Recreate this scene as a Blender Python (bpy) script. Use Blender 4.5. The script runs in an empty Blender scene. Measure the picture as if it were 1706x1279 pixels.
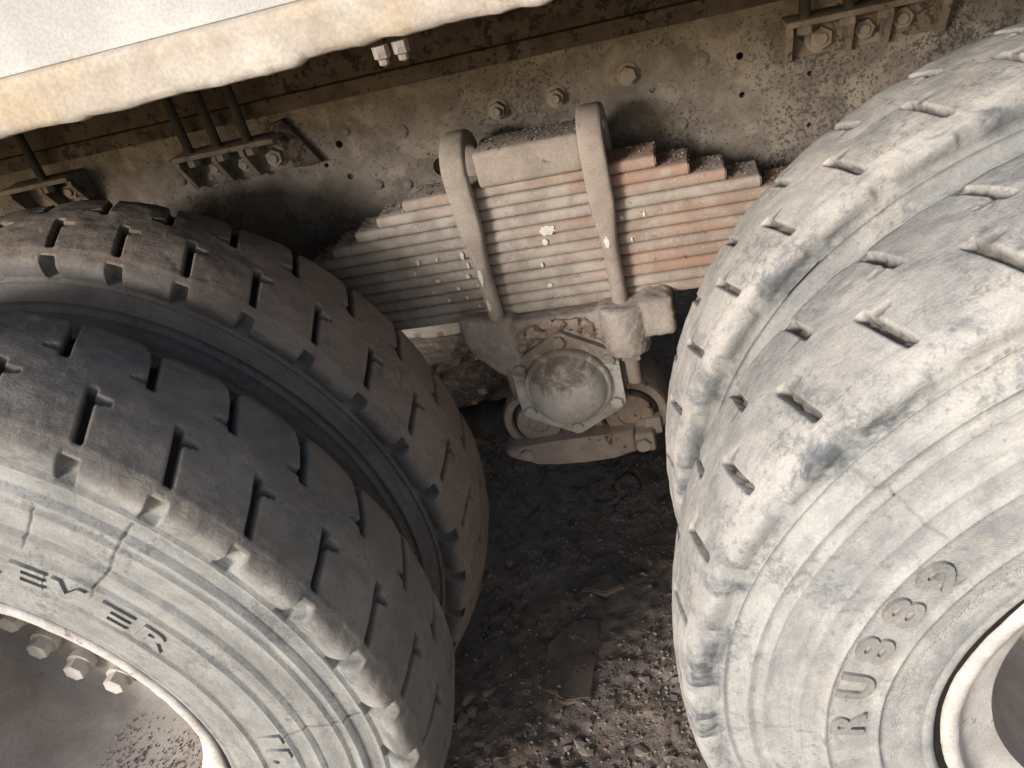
import bpy, bmesh, math, random
import numpy as np
from mathutils import Vector, Matrix

random.seed(7)
rng = np.random.default_rng(7)
sc = bpy.context.scene
COL = sc.collection
PI = math.pi
rad = math.radians

# ------------------------------------------------------------------ camera
Z0 = 0.511            # axle height above the ground
WB = 1.3145           # distance between the two axles
R_DZ = -0.0074        # the rear axle sits a little lower
cam_d = bpy.data.cameras.new("camera")
cam = bpy.data.objects.new("camera", cam_d)
COL.objects.link(cam)
cam_d.sensor_width = 36.0
cam_d.lens = 36.0 * 1306.43 / 1706.0
cam_d.clip_start = 0.02
cam_d.clip_end = 2000.0
_r = Vector((0.96329323, 0.13914199, -0.22957714))
_u = Vector((0.11571723, 0.55644025, 0.82279024))
_f = Vector((-0.24223063, 0.81915429, -0.519914))
_m = Matrix((( _r.x, _u.x, -_f.x), (_r.y, _u.y, -_f.y), (_r.z, _u.z, -_f.z))).to_4x4()
_m.translation = Vector((0.8719, -0.4532, 0.7221 + Z0))
cam.matrix_world = _m
sc.camera = cam

# ------------------------------------------------------------------ sky, sun, exposure
SUN_DIR = Vector((0.50, 0.79, -0.31)).normalized()      # the way the light travels
sun_el = math.asin(-SUN_DIR.z)
sun_az = math.atan2(-SUN_DIR.x, -SUN_DIR.y)             # measured from +Y towards +X
world = bpy.data.worlds.new("World")
sc.world = world
world.use_nodes = True
wn = world.node_tree.nodes
bg = wn["Background"]
sky = wn.new("ShaderNodeTexSky")
sky.sky_type = 'NISHITA'
sky.sun_disc = False
sky.sun_elevation = sun_el
sky.sun_rotation = sun_az
sky.air_density = 1.0
sky.dust_density = 2.1
sky.ozone_density = 0.8
world.node_tree.links.new(sky.outputs[0], bg.inputs[0])
bg.inputs[1].default_value = 0.15
sun_d = bpy.data.lights.new("sun", 'SUN')
sun_d.energy = 3.2
sun_d.angle = rad(13.0)
sun_d.color = (1.0, 0.99, 0.985)
sun = bpy.data.objects.new("sun", sun_d)
COL.objects.link(sun)
sun.rotation_euler = SUN_DIR.to_track_quat('-Z', 'Y').to_euler()
sun.location = (-4, -6, 4)
sc.view_settings.view_transform = 'Standard'
sc.view_settings.look = 'None'
sc.view_settings.gamma = 1.0
sc.view_settings.exposure = 0.14
sc.cycles.max_bounces = 6
sc.cycles.diffuse_bounces = 4

# ------------------------------------------------------------------ helpers
def vnoise(P, scale, seed=0):
    """smooth value noise in [-1,1] for an (n,3) array"""
    Q = np.asarray(P, float) * scale + seed * 17.31
    I = np.floor(Q).astype(np.int64)
    F = Q - I
    F = F * F * (3 - 2 * F)
    def h(ix, iy, iz):
        n = (ix * 374761393 + iy * 668265263 + iz * 2147483647 + seed * 974711) & 0xffffffff
        n = ((n ^ (n >> 13)) * 1274126177) & 0xffffffff
        n = (n ^ (n >> 16)) & 0xffffffff
        return n / 2147483647.5 - 1.0
    o = 0
    for dx in (0, 1):
        for dy in (0, 1):
            for dz in (0, 1):
                w = (F[:, 0] if dx else 1 - F[:, 0]) * (F[:, 1] if dy else 1 - F[:, 1]) * (F[:, 2] if dz else 1 - F[:, 2])
                o = o + w * h(I[:, 0] + dx, I[:, 1] + dy, I[:, 2] + dz)
    return o

def fbm(P, scale, seed=0, octs=3, gain=0.5):
    a, o = 1.0, 0
    for k in range(octs):
        o = o + a * vnoise(P, scale * 2 ** k, seed + k)
        a *= gain
    return o

def link(name, me, mat=None, parent=None):
    o = bpy.data.objects.new(name, me)
    COL.objects.link(o)
    if mat is not None and len(me.materials) == 0:
        me.materials.append(mat)
    if parent is not None:
        o.parent = parent
    return o

def from_np(name, V, F, smooth=True):
    me = bpy.data.meshes.new(name)
    V = np.asarray(V, np.float32)
    F = np.asarray(F, np.int32)
    me.vertices.add(len(V))
    me.vertices.foreach_set("co", V.ravel())
    k = F.shape[1]
    me.loops.add(F.size)
    me.loops.foreach_set("vertex_index", F.ravel())
    me.polygons.add(len(F))
    me.polygons.foreach_set("loop_start", np.arange(0, F.size, k, dtype=np.int32))
    me.polygons.foreach_set("use_smooth", np.full(len(F), smooth))
    me.update(calc_edges=True)
    me.validate()
    return me

def bm_obj(name, bm, mat, parent=None, smooth=True, angle=35):
    bmesh.ops.recalc_face_normals(bm, faces=bm.faces)
    me = bpy.data.meshes.new(name)
    for f in bm.faces:
        f.smooth = smooth
    if smooth:
        lim = rad(angle)
        for e in bm.edges:
            if len(e.link_faces) == 2 and e.calc_face_angle(0) > lim:
                e.smooth = False
    bm.to_mesh(me)
    bm.free()
    return link(name, me, mat, parent)

def empty(name, loc=(0, 0, 0)):
    o = bpy.data.objects.new(name, None)
    COL.objects.link(o)
    o.location = loc
    o.empty_display_size = 0.05
    return o

def tag(o, label=None, cat=None, group=None, kind=None):
    if label: o["label"] = label
    if cat: o["category"] = cat
    if group: o["group"] = group
    if kind: o["kind"] = kind
    return o

def add_box(bm, x0, x1, y0, y1, z0, z1, bevel=0.0, seg=2):
    vs = [bm.verts.new((x, y, z)) for x in (x0, x1) for y in (y0, y1) for z in (z0, z1)]
    fs = [(0, 1, 3, 2), (4, 6, 7, 5), (0, 4, 5, 1), (2, 3, 7, 6), (0, 2, 6, 4), (1, 5, 7, 3)]
    nf = [bm.faces.new([vs[i] for i in f]) for f in fs]
    if bevel > 0:
        es = list({e for f in nf for e in f.edges})
        bmesh.ops.bevel(bm, geom=es, offset=bevel, segments=seg, affect='EDGES', profile=0.5)

def add_prism(bm, pts, y0, y1, bevel=0.0, seg=2):
    """polygon in (x, z) extruded along y"""
    a = [bm.verts.new((x, y0, z)) for x, z in pts]
    b = [bm.verts.new((x, y1, z)) for x, z in pts]
    n = len(pts)
    f = [bm.faces.new(a), bm.faces.new(b[::-1])]
    for i in range(n):
        f.append(bm.faces.new((a[i], b[i], b[(i + 1) % n], a[(i + 1) % n])))
    if bevel > 0:
        es = list(f[0].edges)
        bmesh.ops.bevel(bm, geom=es, offset=bevel, segments=seg, affect='EDGES', profile=0.5)

def add_lathe(bm, prof, c=(0, 0), n=48, close=False):
    """profile (y, r) turned about the y axis through x=c[0], z=c[1]"""
    rings = []
    for y, r in prof:
        if r < 1e-6:
            rings.append([bm.verts.new((c[0], y, c[1]))])
        else:
            rings.append([bm.verts.new((c[0] + r * math.cos(2 * PI * i / n), y, c[1] + r * math.sin(2 * PI * i / n))) for i in range(n)])
    for A, B in zip(rings[:-1], rings[1:]):
        for i in range(n):
            j = (i + 1) % n
            if len(A) == 1 and len(B) == 1:
                continue
            if len(A) == 1:
                bm.faces.new((A[0], B[i], B[j]))
            elif len(B) == 1:
                bm.faces.new((A[i], B[0], A[j]))
            else:
                bm.faces.new((A[i], B[i], B[j], A[j]))

def add_tube(bm, path, radii, n=14, caps=True):
    path = [Vector(p) for p in path]
    rings = []
    for i, p in enumerate(path):
        t = (path[min(i + 1, len(path) - 1)] - path[max(i - 1, 0)]).normalized()
        q = t.to_track_quat('Z', 'Y')
        r = radii[i] if isinstance(radii, (list, tuple)) else radii
        rings.append([bm.verts.new(p + q @ Vector((r * math.cos(2 * PI * k / n), r * math.sin(2 * PI * k / n), 0))) for k in range(n)])
    for A, B in zip(rings[:-1], rings[1:]):
        for k in range(n):
            bm.faces.new((A[k], A[(k + 1) % n], B[(k + 1) % n], B[k]))
    if caps:
        bm.faces.new(rings[0][::-1])
        bm.faces.new(rings[-1])

def voxel(bm, size, name, disp=(), mat=None, parent=None):
    """fuse the shapes in bm into one lumpy casting"""
    bmesh.ops.recalc_face_normals(bm, faces=bm.faces)
    me = bpy.data.meshes.new(name)
    bm.to_mesh(me)
    bm.free()
    o = link(name, me)
    md = o.modifiers.new("r", 'REMESH')
    md.mode = 'VOXEL'
    md.voxel_size = size
    sm = o.modifiers.new("s", 'SMOOTH')
    sm.iterations = 9
    sm.factor = 0.5
    dg = bpy.context.evaluated_depsgraph_get()
    me2 = bpy.data.meshes.new_from_object(o.evaluated_get(dg))
    o.modifiers.clear()
    o.data = me2
    me2.name = name
    bpy.data.meshes.remove(me)
    n = len(me2.vertices)
    co = np.empty(n * 3, np.float32); me2.vertices.foreach_get("co", co); co = co.reshape(-1, 3)
    no = np.empty(n * 3, np.float32); me2.vertices.foreach_get("normal", no); no = no.reshape(-1, 3)
    for amp, s, seed, octs in disp:
        co = co + no * (fbm(co, s, seed, octs)[:, None] * amp)
    me2.vertices.foreach_set("co", co.astype(np.float32).ravel())
    me2.polygons.foreach_set("use_smooth", np.full(len(me2.polygons), True))
    me2.update()
    me2.materials.clear()
    if mat: me2.materials.append(mat)
    if parent: o.parent = parent
    return o

# ------------------------------------------------------------------ materials
class NT:
    def __init__(self, name):
        self.m = bpy.data.materials.new(name)
        self.m.use_nodes = True
        self.t = self.m.node_tree
        self.b = self.t.nodes["Principled BSDF"]
        tc = self.t.nodes.new("ShaderNodeTexCoord")
        self.co = tc.outputs["Object"]
    def n(self, k, **kw):
        x = self.t.nodes.new(k)
        for a, v in kw.items(): setattr(x, a, v)
        return x
    def set(self, s, v):
        if hasattr(v, "is_linked") or isinstance(v, bpy.types.NodeSocket): self.t.links.new(v, s)
        else: s.default_value = v
    def noise(self, scale, detail=4, rough=0.55, dist=0.0, stretch=None, off=(0, 0, 0)):
        x = self.n("ShaderNodeTexNoise")
        x.inputs["Scale"].default_value = scale
        x.inputs["Detail"].default_value = detail
        x.inputs["Roughness"].default_value = rough
        x.inputs["Distortion"].default_value = dist
        mp = self.n("ShaderNodeMapping")
        mp.inputs["Location"].default_value = off
        if stretch: mp.inputs["Scale"].default_value = stretch
        self.t.links.new(self.co, mp.inputs[0])
        self.t.links.new(mp.outputs[0], x.inputs["Vector"])
        return x.outputs["Fac"]
    def vor(self, scale, feature='F1', rnd=1.0):
        x = self.n("ShaderNodeTexVoronoi", feature=feature)
        x.inputs["Scale"].default_value = scale
        x.inputs["Randomness"].default_value = rnd
        self.t.links.new(self.co, x.inputs["Vector"])
        return x.outputs["Distance"]
    def attr(self, name):
        x = self.n("ShaderNodeAttribute")
        x.attribute_name = name
        return x.outputs["Fac"]
    def rnd(self):
        return self.n("ShaderNodeObjectInfo").outputs["Random"]
    def ramp(self, v, a, b, lo=0.0, hi=1.0, smooth=True):
        x = self.n("ShaderNodeMapRange")
        if smooth: x.interpolation_type = 'SMOOTHSTEP'
        self.set(x.inputs["Value"], v)
        x.inputs["From Min"].default_value = a
        x.inputs["From Max"].default_value = b
        x.inputs["To Min"].default_value = lo
        x.inputs["To Max"].default_value = hi
        return x.outputs[0]
    def math(self, op, a, b=0.0):
        x = self.n("ShaderNodeMath", operation=op)
        self.set(x.inputs[0], a); self.set(x.inputs[1], b)
        return x.outputs[0]
    def mix(self, f, a, b, blend='MIX'):
        x = self.n("ShaderNodeMix", data_type='RGBA', blend_type=blend)
        self.set(x.inputs["Factor"], f)
        self.set(x.inputs["A"], a if not isinstance(a, tuple) else (*a, 1) if len(a) == 3 else a)
        self.set(x.inputs["B"], b if not isinstance(b, tuple) else (*b, 1) if len(b) == 3 else b)
        return x.outputs["Result"]
    def bump(self, h, strength=0.5, dist=0.002, chain=None):
        x = self.n("ShaderNodeBump")
        x.inputs["Strength"].default_value = strength
        x.inputs["Distance"].default_value = dist
        self.set(x.inputs["Height"], h)
        if chain is not None: self.t.links.new(chain, x.inputs["Normal"])
        return x.outputs[0]
    def done(self, col, rough=0.9, normal=None, metal=0.0, spec=0.25):
        self.set(self.b.inputs["Base Color"], col if not isinstance(col, tuple) else (*col, 1))
        self.set(self.b.inputs["Roughness"], rough)
        self.b.inputs["Metallic"].default_value = metal
        self.b.inputs["Specular IOR Level"].default_value = spec
        if normal is not None: self.t.links.new(normal, self.b.inputs["Normal"])
        return self.m

def rubber(name, tread_a, tread_b, side_a, side_b, scuff, scuff_amt, slot_col, cream):
    t = NT(name)
    side, slot, shl, hat = t.attr("side"), t.attr("slot"), t.attr("shoulder"), t.attr("hatch")
    sx = t.n("ShaderNodeSeparateXYZ"); t.t.links.new(t.co, sx.inputs[0])
    rr = t.math('SQRT', t.math('ADD', t.math('MULTIPLY', sx.outputs[0], sx.outputs[0]), t.math('MULTIPLY', sx.outputs[2], sx.outputs[2])))
    th = t.math('ARCTAN2', sx.outputs[2], sx.outputs[0])
    def polar(kr, kt, ky, detail=5, rough=0.62, dist=0.3):
        c = t.n("ShaderNodeCombineXYZ")
        t.set(c.inputs[0], t.math('MULTIPLY', rr, kr)); t.set(c.inputs[1], t.math('MULTIPLY', th, kt)); t.set(c.inputs[2], t.math('MULTIPLY', sx.outputs[1], ky))
        x = t.n("ShaderNodeTexNoise"); x.inputs["Scale"].default_value = 1.0
        x.inputs["Detail"].default_value = detail; x.inputs["Roughness"].default_value = rough; x.inputs["Distortion"].default_value = dist
        t.t.links.new(c.outputs[0], x.inputs["Vector"])
        return x.outputs["Fac"]
    big = t.noise(9, 5, 0.6, 0.6)
    mid = t.noise(34, 5, 0.65, 0.4)
    fine = t.noise(420, 3, 0.6)
    ring = polar(46, 5.0, 30)
    smear = polar(34, 9, 32, 7, 0.70, 1.2)
    scr = polar(300, 14, 240, 4, 0.7, 1.0)
    tr = t.mix(t.ramp(t.math('ADD', t.math('MULTIPLY', big, 0.4), t.math('MULTIPLY', smear, 0.6)), 0.36, 0.64), tread_a, tread_b)
    tr = t.mix(t.math('MULTIPLY', t.ramp(t.noise(13, 4, 0.6, 0.3, off=(3, 1, 7)), 0.52, 0.72), 0.6), tr, cream)
    sd = t.mix(t.ramp(t.math('ADD', t.math('MULTIPLY', ring, 0.5), t.math('MULTIPLY', smear, 0.5)), 0.36, 0.62), side_a, side_b)
    sd = t.mix(t.math('MULTIPLY', t.ramp(t.noise(17, 4, 0.6, 0.3, off=(9, 4, 2)), 0.55, 0.7), 0.4), sd, cream)
    col = t.mix(side, tr, sd)
    sc_ = t.ramp(t.math('ADD', t.math('MULTIPLY', t.noise(16, 6, 0.68, 0.5, off=(5, 8, 1)), 0.6), t.math('MULTIPLY', smear, 0.4)), 0.45, 0.60)
    col = t.mix(t.math('MULTIPLY', t.math('MULTIPLY', sc_, scuff_amt), t.math('ADD', t.math('MULTIPLY', shl, 0.60), 0.40)), col, scuff)
    col = t.mix(t.math('MULTIPLY', t.ramp(scr, 0.58, 0.72), 0.25), col, scuff)
    col = t.mix(t.math('MULTIPLY', t.ramp(t.math('ADD', t.math('MULTIPLY', t.noise(120, 5, 0.7, 0.2, off=(2, 2, 2)), 0.5), t.math('MULTIPLY', t.noise(12, 4, 0.6, 0.4, off=(6, 2, 2)), 0.5)), 0.53, 0.62), 0.5), col, scuff)
    col = t.mix(slot, col, slot_col)
    g = t.ramp(fine, 0.3, 0.7, 0.90, 1.07)
    gg = t.n("ShaderNodeCombineXYZ")
    for i in range(3): t.t.links.new(g, gg.inputs[i])
    col = t.mix(1.0, col, gg.outputs[0], 'MULTIPLY')
    wv = t.math('SINE', t.math('MULTIPLY', t.math('ADD', sx.outputs[2], t.math('MULTIPLY', sx.outputs[0], 0.25)), 2600))
    wv = t.math('MULTIPLY', wv, hat)
    n1 = t.bump(mid, 0.5, 0.004)
    n2 = t.bump(t.noise(230, 5, 0.7), 0.45, 0.0016, n1)
    n2 = t.bump(scr, 0.35, 0.001, n2)
    n3 = t.bump(wv, 0.45, 0.0007, n2)
    mi = t.math('MULTIPLY', t.ramp(t.vor(420), 0.15, 0.5), t.attr('micro'))
    n3 = t.bump(mi, 0.6, 0.0012, n3)
    return t.done(col, 0.88, n3, spec=0.2)

M = {}
M['rubber_left'] = rubber('rubber_left', (0.185, 0.165, 0.146), (0.28, 0.25, 0.222), (0.25, 0.25, 0.243), (0.40, 0.397, 0.378), (0.12, 0.125, 0.13), 0.75, (0.035, 0.031, 0.028), (0.27, 0.24, 0.21))
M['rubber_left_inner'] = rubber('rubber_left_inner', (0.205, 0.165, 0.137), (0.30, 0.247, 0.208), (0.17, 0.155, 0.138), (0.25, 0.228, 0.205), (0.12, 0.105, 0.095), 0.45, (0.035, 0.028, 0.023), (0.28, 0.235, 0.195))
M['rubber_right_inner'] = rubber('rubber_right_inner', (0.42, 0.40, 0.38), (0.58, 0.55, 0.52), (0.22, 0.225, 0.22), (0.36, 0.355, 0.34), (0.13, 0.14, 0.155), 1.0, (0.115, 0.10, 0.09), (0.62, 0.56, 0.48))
M['rubber_right'] = rubber('rubber_right', (0.40, 0.387, 0.372), (0.55, 0.53, 0.507), (0.31, 0.317, 0.315), (0.475, 0.473, 0.46), (0.12, 0.13, 0.145), 1.0, (0.15, 0.13, 0.115), (0.64, 0.595, 0.53))

def dusty(name, a, b, speck=None, speck_lo=0.5, speck_hi=0.56, speck_scale=70, scale=20, bump=0.4, bdist=0.002, fine=380, rough=0.9, rand=None, third=None):
    t = NT(name)
    big = t.noise(scale, 6, 0.62, 0.3)
    col = t.mix(t.ramp(big, 0.35, 0.65), a, b)
    if third:
        col = t.mix(t.ramp(t.noise(scale * 0.6, 5, 0.6, 0.4, off=(2, 9, 4)), 0.5, 0.66), col, third)
    if rand:
        col = t.mix(t.math('MULTIPLY', t.ramp(t.rnd(), 0.35, 1.0, 0, 1.0, smooth=False), t.ramp(t.noise(11, 4, 0.6, 0.5, stretch=(0.5, 1, 1), off=(7, 1, 1)), 0.42, 0.62)), col, t.mix(t.noise(14, 4, 0.6, 0.3, stretch=(0.4, 1, 1)), b, rand))
    if speck:
        s = t.noise(speck_scale, 7, 0.72, 0.35, off=(4, 2, 8))
        patch = t.noise(7, 3, 0.5, off=(1, 5, 3))
        s2 = t.math('ADD', s, t.math('MULTIPLY', t.math('SUBTRACT', patch, 0.5), 0.35))
        col = t.mix(t.ramp(s2, speck_lo, speck_hi), col, speck)
    g = t.ramp(t.noise(fine, 3, 0.6), 0.3, 0.7, 0.88, 1.08)
    gg = t.n("ShaderNodeCombineXYZ")
    for i in range(3): t.t.links.new(g, gg.inputs[i])
    col = t.mix(1.0, col, gg.outputs[0], 'MULTIPLY')
    n1 = t.bump(big, bump, bdist * 1.5)
    n2 = t.bump(t.noise(fine * 0.5, 5, 0.7), bump * 0.6, bdist * 0.5, n1)
    return t.done(col, rough, n2, spec=0.2)

M['frame'] = dusty('frame', (0.138, 0.113, 0.092), (0.198, 0.165, 0.136), (0.068, 0.060, 0.053), 0.545, 0.62, 210, 30, 0.5, 0.0015, 500, third=(0.25, 0.21, 0.172))
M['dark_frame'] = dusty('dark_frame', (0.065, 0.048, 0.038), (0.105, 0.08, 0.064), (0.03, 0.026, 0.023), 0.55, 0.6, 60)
M['bracket'] = dusty('bracket', (0.16, 0.128, 0.10), (0.24, 0.195, 0.155), (0.07, 0.06, 0.05), 0.56, 0.62, 80)
M['bolt'] = dusty('bolt', (0.17, 0.138, 0.11), (0.25, 0.205, 0.165), None)
t = NT('leaf')
base = t.mix(t.ramp(t.noise(26, 6, 0.62, 0.3), 0.35, 0.65), (0.245, 0.205, 0.175), (0.36, 0.31, 0.268))
sx = t.n("ShaderNodeSeparateXYZ"); t.t.links.new(t.co, sx.inputs[0])
right = t.ramp(sx.outputs[0], 0.56, 0.86, 0.0, 0.20)
rn = t.math('ADD', t.noise(9, 5, 0.62, 0.6, stretch=(0.45, 1, 1.6)), t.math('MULTIPLY', t.math('SUBTRACT', t.rnd(), 0.5), 0.22))
rust = t.ramp(t.math('ADD', rn, right), 0.53, 0.82)
base = t.mix(t.math('MULTIPLY', rust, 0.72), base, t.mix(t.noise(60, 4, 0.7), (0.33, 0.20, 0.14), (0.28, 0.155, 0.105)))
base = t.mix(t.math('MULTIPLY', t.ramp(t.noise(15, 5, 0.6, 0.4, off=(2, 9, 4)), 0.52, 0.66), 0.7), base, (0.36, 0.33, 0.285))
base = t.mix(t.ramp(t.noise(75, 6, 0.7, 0.3, off=(4, 2, 8)), 0.60, 0.70), base, (0.14, 0.095, 0.07))
base = t.mix(t.ramp(t.noise(330, 3, 0.6), 0.62, 0.72), base, (0.50, 0.46, 0.41))
nn = t.bump(t.noise(40, 6, 0.65), 0.45, 0.002)
nn = t.bump(t.noise(260, 5, 0.7), 0.4, 0.0008, nn)
M['leaf'] = t.done(base, 0.9, nn, spec=0.2)
M['clamp'] = dusty('clamp', (0.24, 0.198, 0.165), (0.33, 0.28, 0.238), (0.15, 0.12, 0.10), 0.64, 0.72, 70, 18, 0.4)
M['mud'] = dusty('mud', (0.245, 0.208, 0.182), (0.345, 0.30, 0.265), (0.16, 0.12, 0.095), 0.60, 0.70, 55, 24, 0.9, 0.003, 300)
M['crust'] = dusty('crust', (0.20, 0.145, 0.115), (0.36, 0.28, 0.23), (0.06, 0.045, 0.04), 0.52, 0.6, 90, 40, 1.0, 0.003, 260)
M['splash'] = dusty('splash', (0.50, 0.47, 0.41), (0.62, 0.59, 0.53), None)
M['drum'] = dusty('drum', (0.07, 0.062, 0.056), (0.115, 0.10, 0.09), None)
M['link'] = dusty('link', (0.42, 0.34, 0.29), (0.54, 0.455, 0.395), (0.12, 0.08, 0.06), 0.6, 0.68, 60)
M['pin_metal'] = dusty('pin_metal', (0.48, 0.42, 0.38), (0.58, 0.52, 0.47), None)
M['dark_rubber'] = dusty('dark_rubber', (0.035, 0.032, 0.03), (0.06, 0.055, 0.05), None)
M['rim'] = dusty('rim', (0.50, 0.465, 0.44), (0.68, 0.65, 0.62), (0.26, 0.23, 0.20), 0.60, 0.68, 60, 16, 0.4)
M['rim_bolt'] = dusty('rim_bolt', (0.52, 0.49, 0.45), (0.62, 0.59, 0.55), None)
M['body'] = dusty('body', (0.47, 0.41, 0.34), (0.60, 0.555, 0.50), (0.26, 0.155, 0.09), 0.61, 0.72, 22, 12, 0.6, 0.003, 260, third=(0.52, 0.43, 0.32))
M['body_white'] = dusty('body_white', (0.50, 0.495, 0.49), (0.60, 0.595, 0.59), (0.40, 0.36, 0.31), 0.60, 0.74, 18, scale=10, bump=0.2)
M['stone'] = dusty('stone', (0.20, 0.165, 0.142), (0.33, 0.28, 0.245), None, scale=30, rand=(0.34, 0.29, 0.25))
M['slab'] = dusty('slab', (0.15, 0.118, 0.10), (0.225, 0.183, 0.157), (0.05, 0.04, 0.035), 0.6, 0.68, 60)

t = NT('hub_metal')
gp = t.n("ShaderNodeNewGeometry")
t.co = gp.outputs["Position"]
sx = t.n("ShaderNodeSeparateXYZ"); t.t.links.new(t.co, sx.inputs[0])
zz = t.math('ADD', t.ramp(sx.outputs[2], Z0 + 0.03, Z0 + 0.135, 0, 0.26), t.math('MULTIPLY', t.noise(34, 7, 0.72, 0.5), 0.85))
col = t.mix(t.ramp(t.noise(30, 5, 0.65), 0.35, 0.65), (0.48, 0.455, 0.43), (0.62, 0.595, 0.565))
col = t.mix(t.math('MULTIPLY', t.ramp(zz, 0.48, 0.68), 0.85), col, (0.17, 0.125, 0.09))
col = t.mix(t.ramp(t.noise(190, 4, 0.7), 0.6, 0.7), col, (0.25, 0.21, 0.18))
nn = t.bump(t.noise(60, 6, 0.7), 0.6, 0.003)
nn = t.bump(t.noise(300, 4, 0.7), 0.6, 0.001, nn)
M['hub'] = t.done(col, 0.85, nn)

t = NT('ground_dirt')
big = t.noise(3.2, 6, 0.6, 0.4)
col = t.mix(t.ramp(big, 0.35, 0.65), (0.235, 0.19, 0.163), (0.35, 0.29, 0.252))
col = t.mix(t.ramp(t.noise(26, 6, 0.7, 0.5), 0.5, 0.68), col, (0.15, 0.12, 0.104))
col = t.mix(t.ramp(t.noise(160, 4, 0.7), 0.6, 0.72), col, (0.40, 0.35, 0.315))
col = t.mix(t.ramp(t.noise(9, 4, 0.6, off=(3, 3, 3)), 0.5, 0.66), col, (0.27, 0.195, 0.16))
nn = t.bump(t.noise(40, 8, 0.7), 0.9, 0.012)
nn = t.bump(t.noise(260, 5, 0.75), 0.9, 0.003, nn)
M['ground'] = t.done(col, 0.95, nn, spec=0.15)

# ------------------------------------------------------------------ ground
def spaced(a, b, step, far):
    mid = np.arange(a, b + step / 2, step)
    out = [b + step * (1.25 ** k) for k in range(1, 60)]
    o, x, s = [], b, step
    while x < far:
        s *= 1.3; x += s; o.append(x)
    l, x, s = [], a, step
    while x > -far:
        s *= 1.3; x -= s; l.append(x)
    return np.concatenate([l[::-1], mid, o])

gx = spaced(0.1, 1.15, 0.0045, 300)
gy = spaced(0.05, 1.9, 0.0055, 300)
GX, GY = np.meshgrid(gx, gy, indexing='ij')
P = np.stack([GX.ravel(), GY.ravel(), np.zeros(GX.size)], 1)
near = np.exp(-(np.maximum(0, np.abs(P[:, 0] - 0.65) - 1.2) ** 2 + 9 * np.maximum(0, np.abs(P[:, 1] - 0.95) - 0.75) ** 2))
def smst(x, a, b):
    t_ = np.clip((x - a) / (b - a), 0, 1)
    return t_ * t_ * (3 - 2 * t_)
def ground_h(P):
    h = fbm(P, 5, 3, 3) * 0.006 + fbm(P, 24, 5, 3, 0.6) * 0.0045
    c = np.abs(vnoise(P, 16, 11) + 0.4 * vnoise(P, 40, 12))
    h = h - 0.006 * np.exp(-(c / 0.05) ** 2) * smst(vnoise(P, 4, 21), 0.0, 0.4)
    h = h + fbm(P, 70, 44, 2) * 0.0022
    return h
P[:, 2] = ground_h(P) * near
nx, ny = len(gx), len(gy)
idx = np.arange(nx * ny).reshape(nx, ny)
F = np.stack([idx[:-1, :-1], idx[1:, :-1], idx[1:, 1:], idx[:-1, 1:]], -1).reshape(-1, 4)
ground = link("ground", from_np("ground", P, F), M['ground'])
tag(ground, "bare brown dirt ground with cracks and loose grit under the truck", kind="structure")

def stone_pts(n, seed):
    r = np.random.default_rng(seed)
    d = r.normal(size=(n, 3)); d /= np.linalg.norm(d, axis=1)[:, None]
    return d * r.uniform(0.75, 1.1, (n, 1))
def hull(pts):
    bm = bmesh.new()
    for p_ in pts: bm.verts.new(p_)
    res = bmesh.ops.convex_hull(bm, input=bm.verts)
    bmesh.ops.delete(bm, geom=[v for v in bm.verts if not v.link_faces], context='VERTS')
    bm.verts.index_update()
    V = np.array([v.co[:] for v in bm.verts]); F = np.array([[v.index for v in f.verts] for f in bm.faces if len(f.verts) == 3])
    bm.free()
    return V, F
protos = [hull(stone_pts(13, 100 + k)) for k in range(10)]
GV, GF, off = [], [], 0
for k in range(22000):
    x = rng.uniform(0.22, 1.05); y = 0.12 + 1.5 * rng.random() ** 1.5
    dens = 0.5 + 0.5 * vnoise(np.array([[x, y, 0]]), 7, 31)[0]
    if rng.random() > dens * 1.2: continue
    V, F = protos[rng.integers(10)]
    s = 0.0012 + 0.0042 * rng.random() ** 3.5
    a = rng.uniform(0, 2 * PI)
    Rz = np.array([[math.cos(a), -math.sin(a), 0], [math.sin(a), math.cos(a), 0], [0, 0, 1]])
    W = (V * np.array([1, rng.uniform(0.6, 1), rng.uniform(0.5, 0.85)]) * s) @ Rz.T
    q = np.array([[x, y, 0]])
    W = W + np.array([x, y, ground_h(q)[0] + s * 0.25])
    GV.append(W); GF.append(F + off); off += len(W)
t = NT('grit')
gn = t.n("ShaderNodeNewGeometry")
col = t.mix(t.math('POWER', gn.outputs["Random Per Island"], 2.2), (0.18, 0.147, 0.126), (0.36, 0.31, 0.275))
M['grit'] = t.done(col, 0.95)
grit = link("gravel", from_np("gravel", np.concatenate(GV), np.concatenate(GF), False), M['grit'])
tag(grit, "fine loose grit scattered over the brown dirt between the tyres", kind="stuff")

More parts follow.
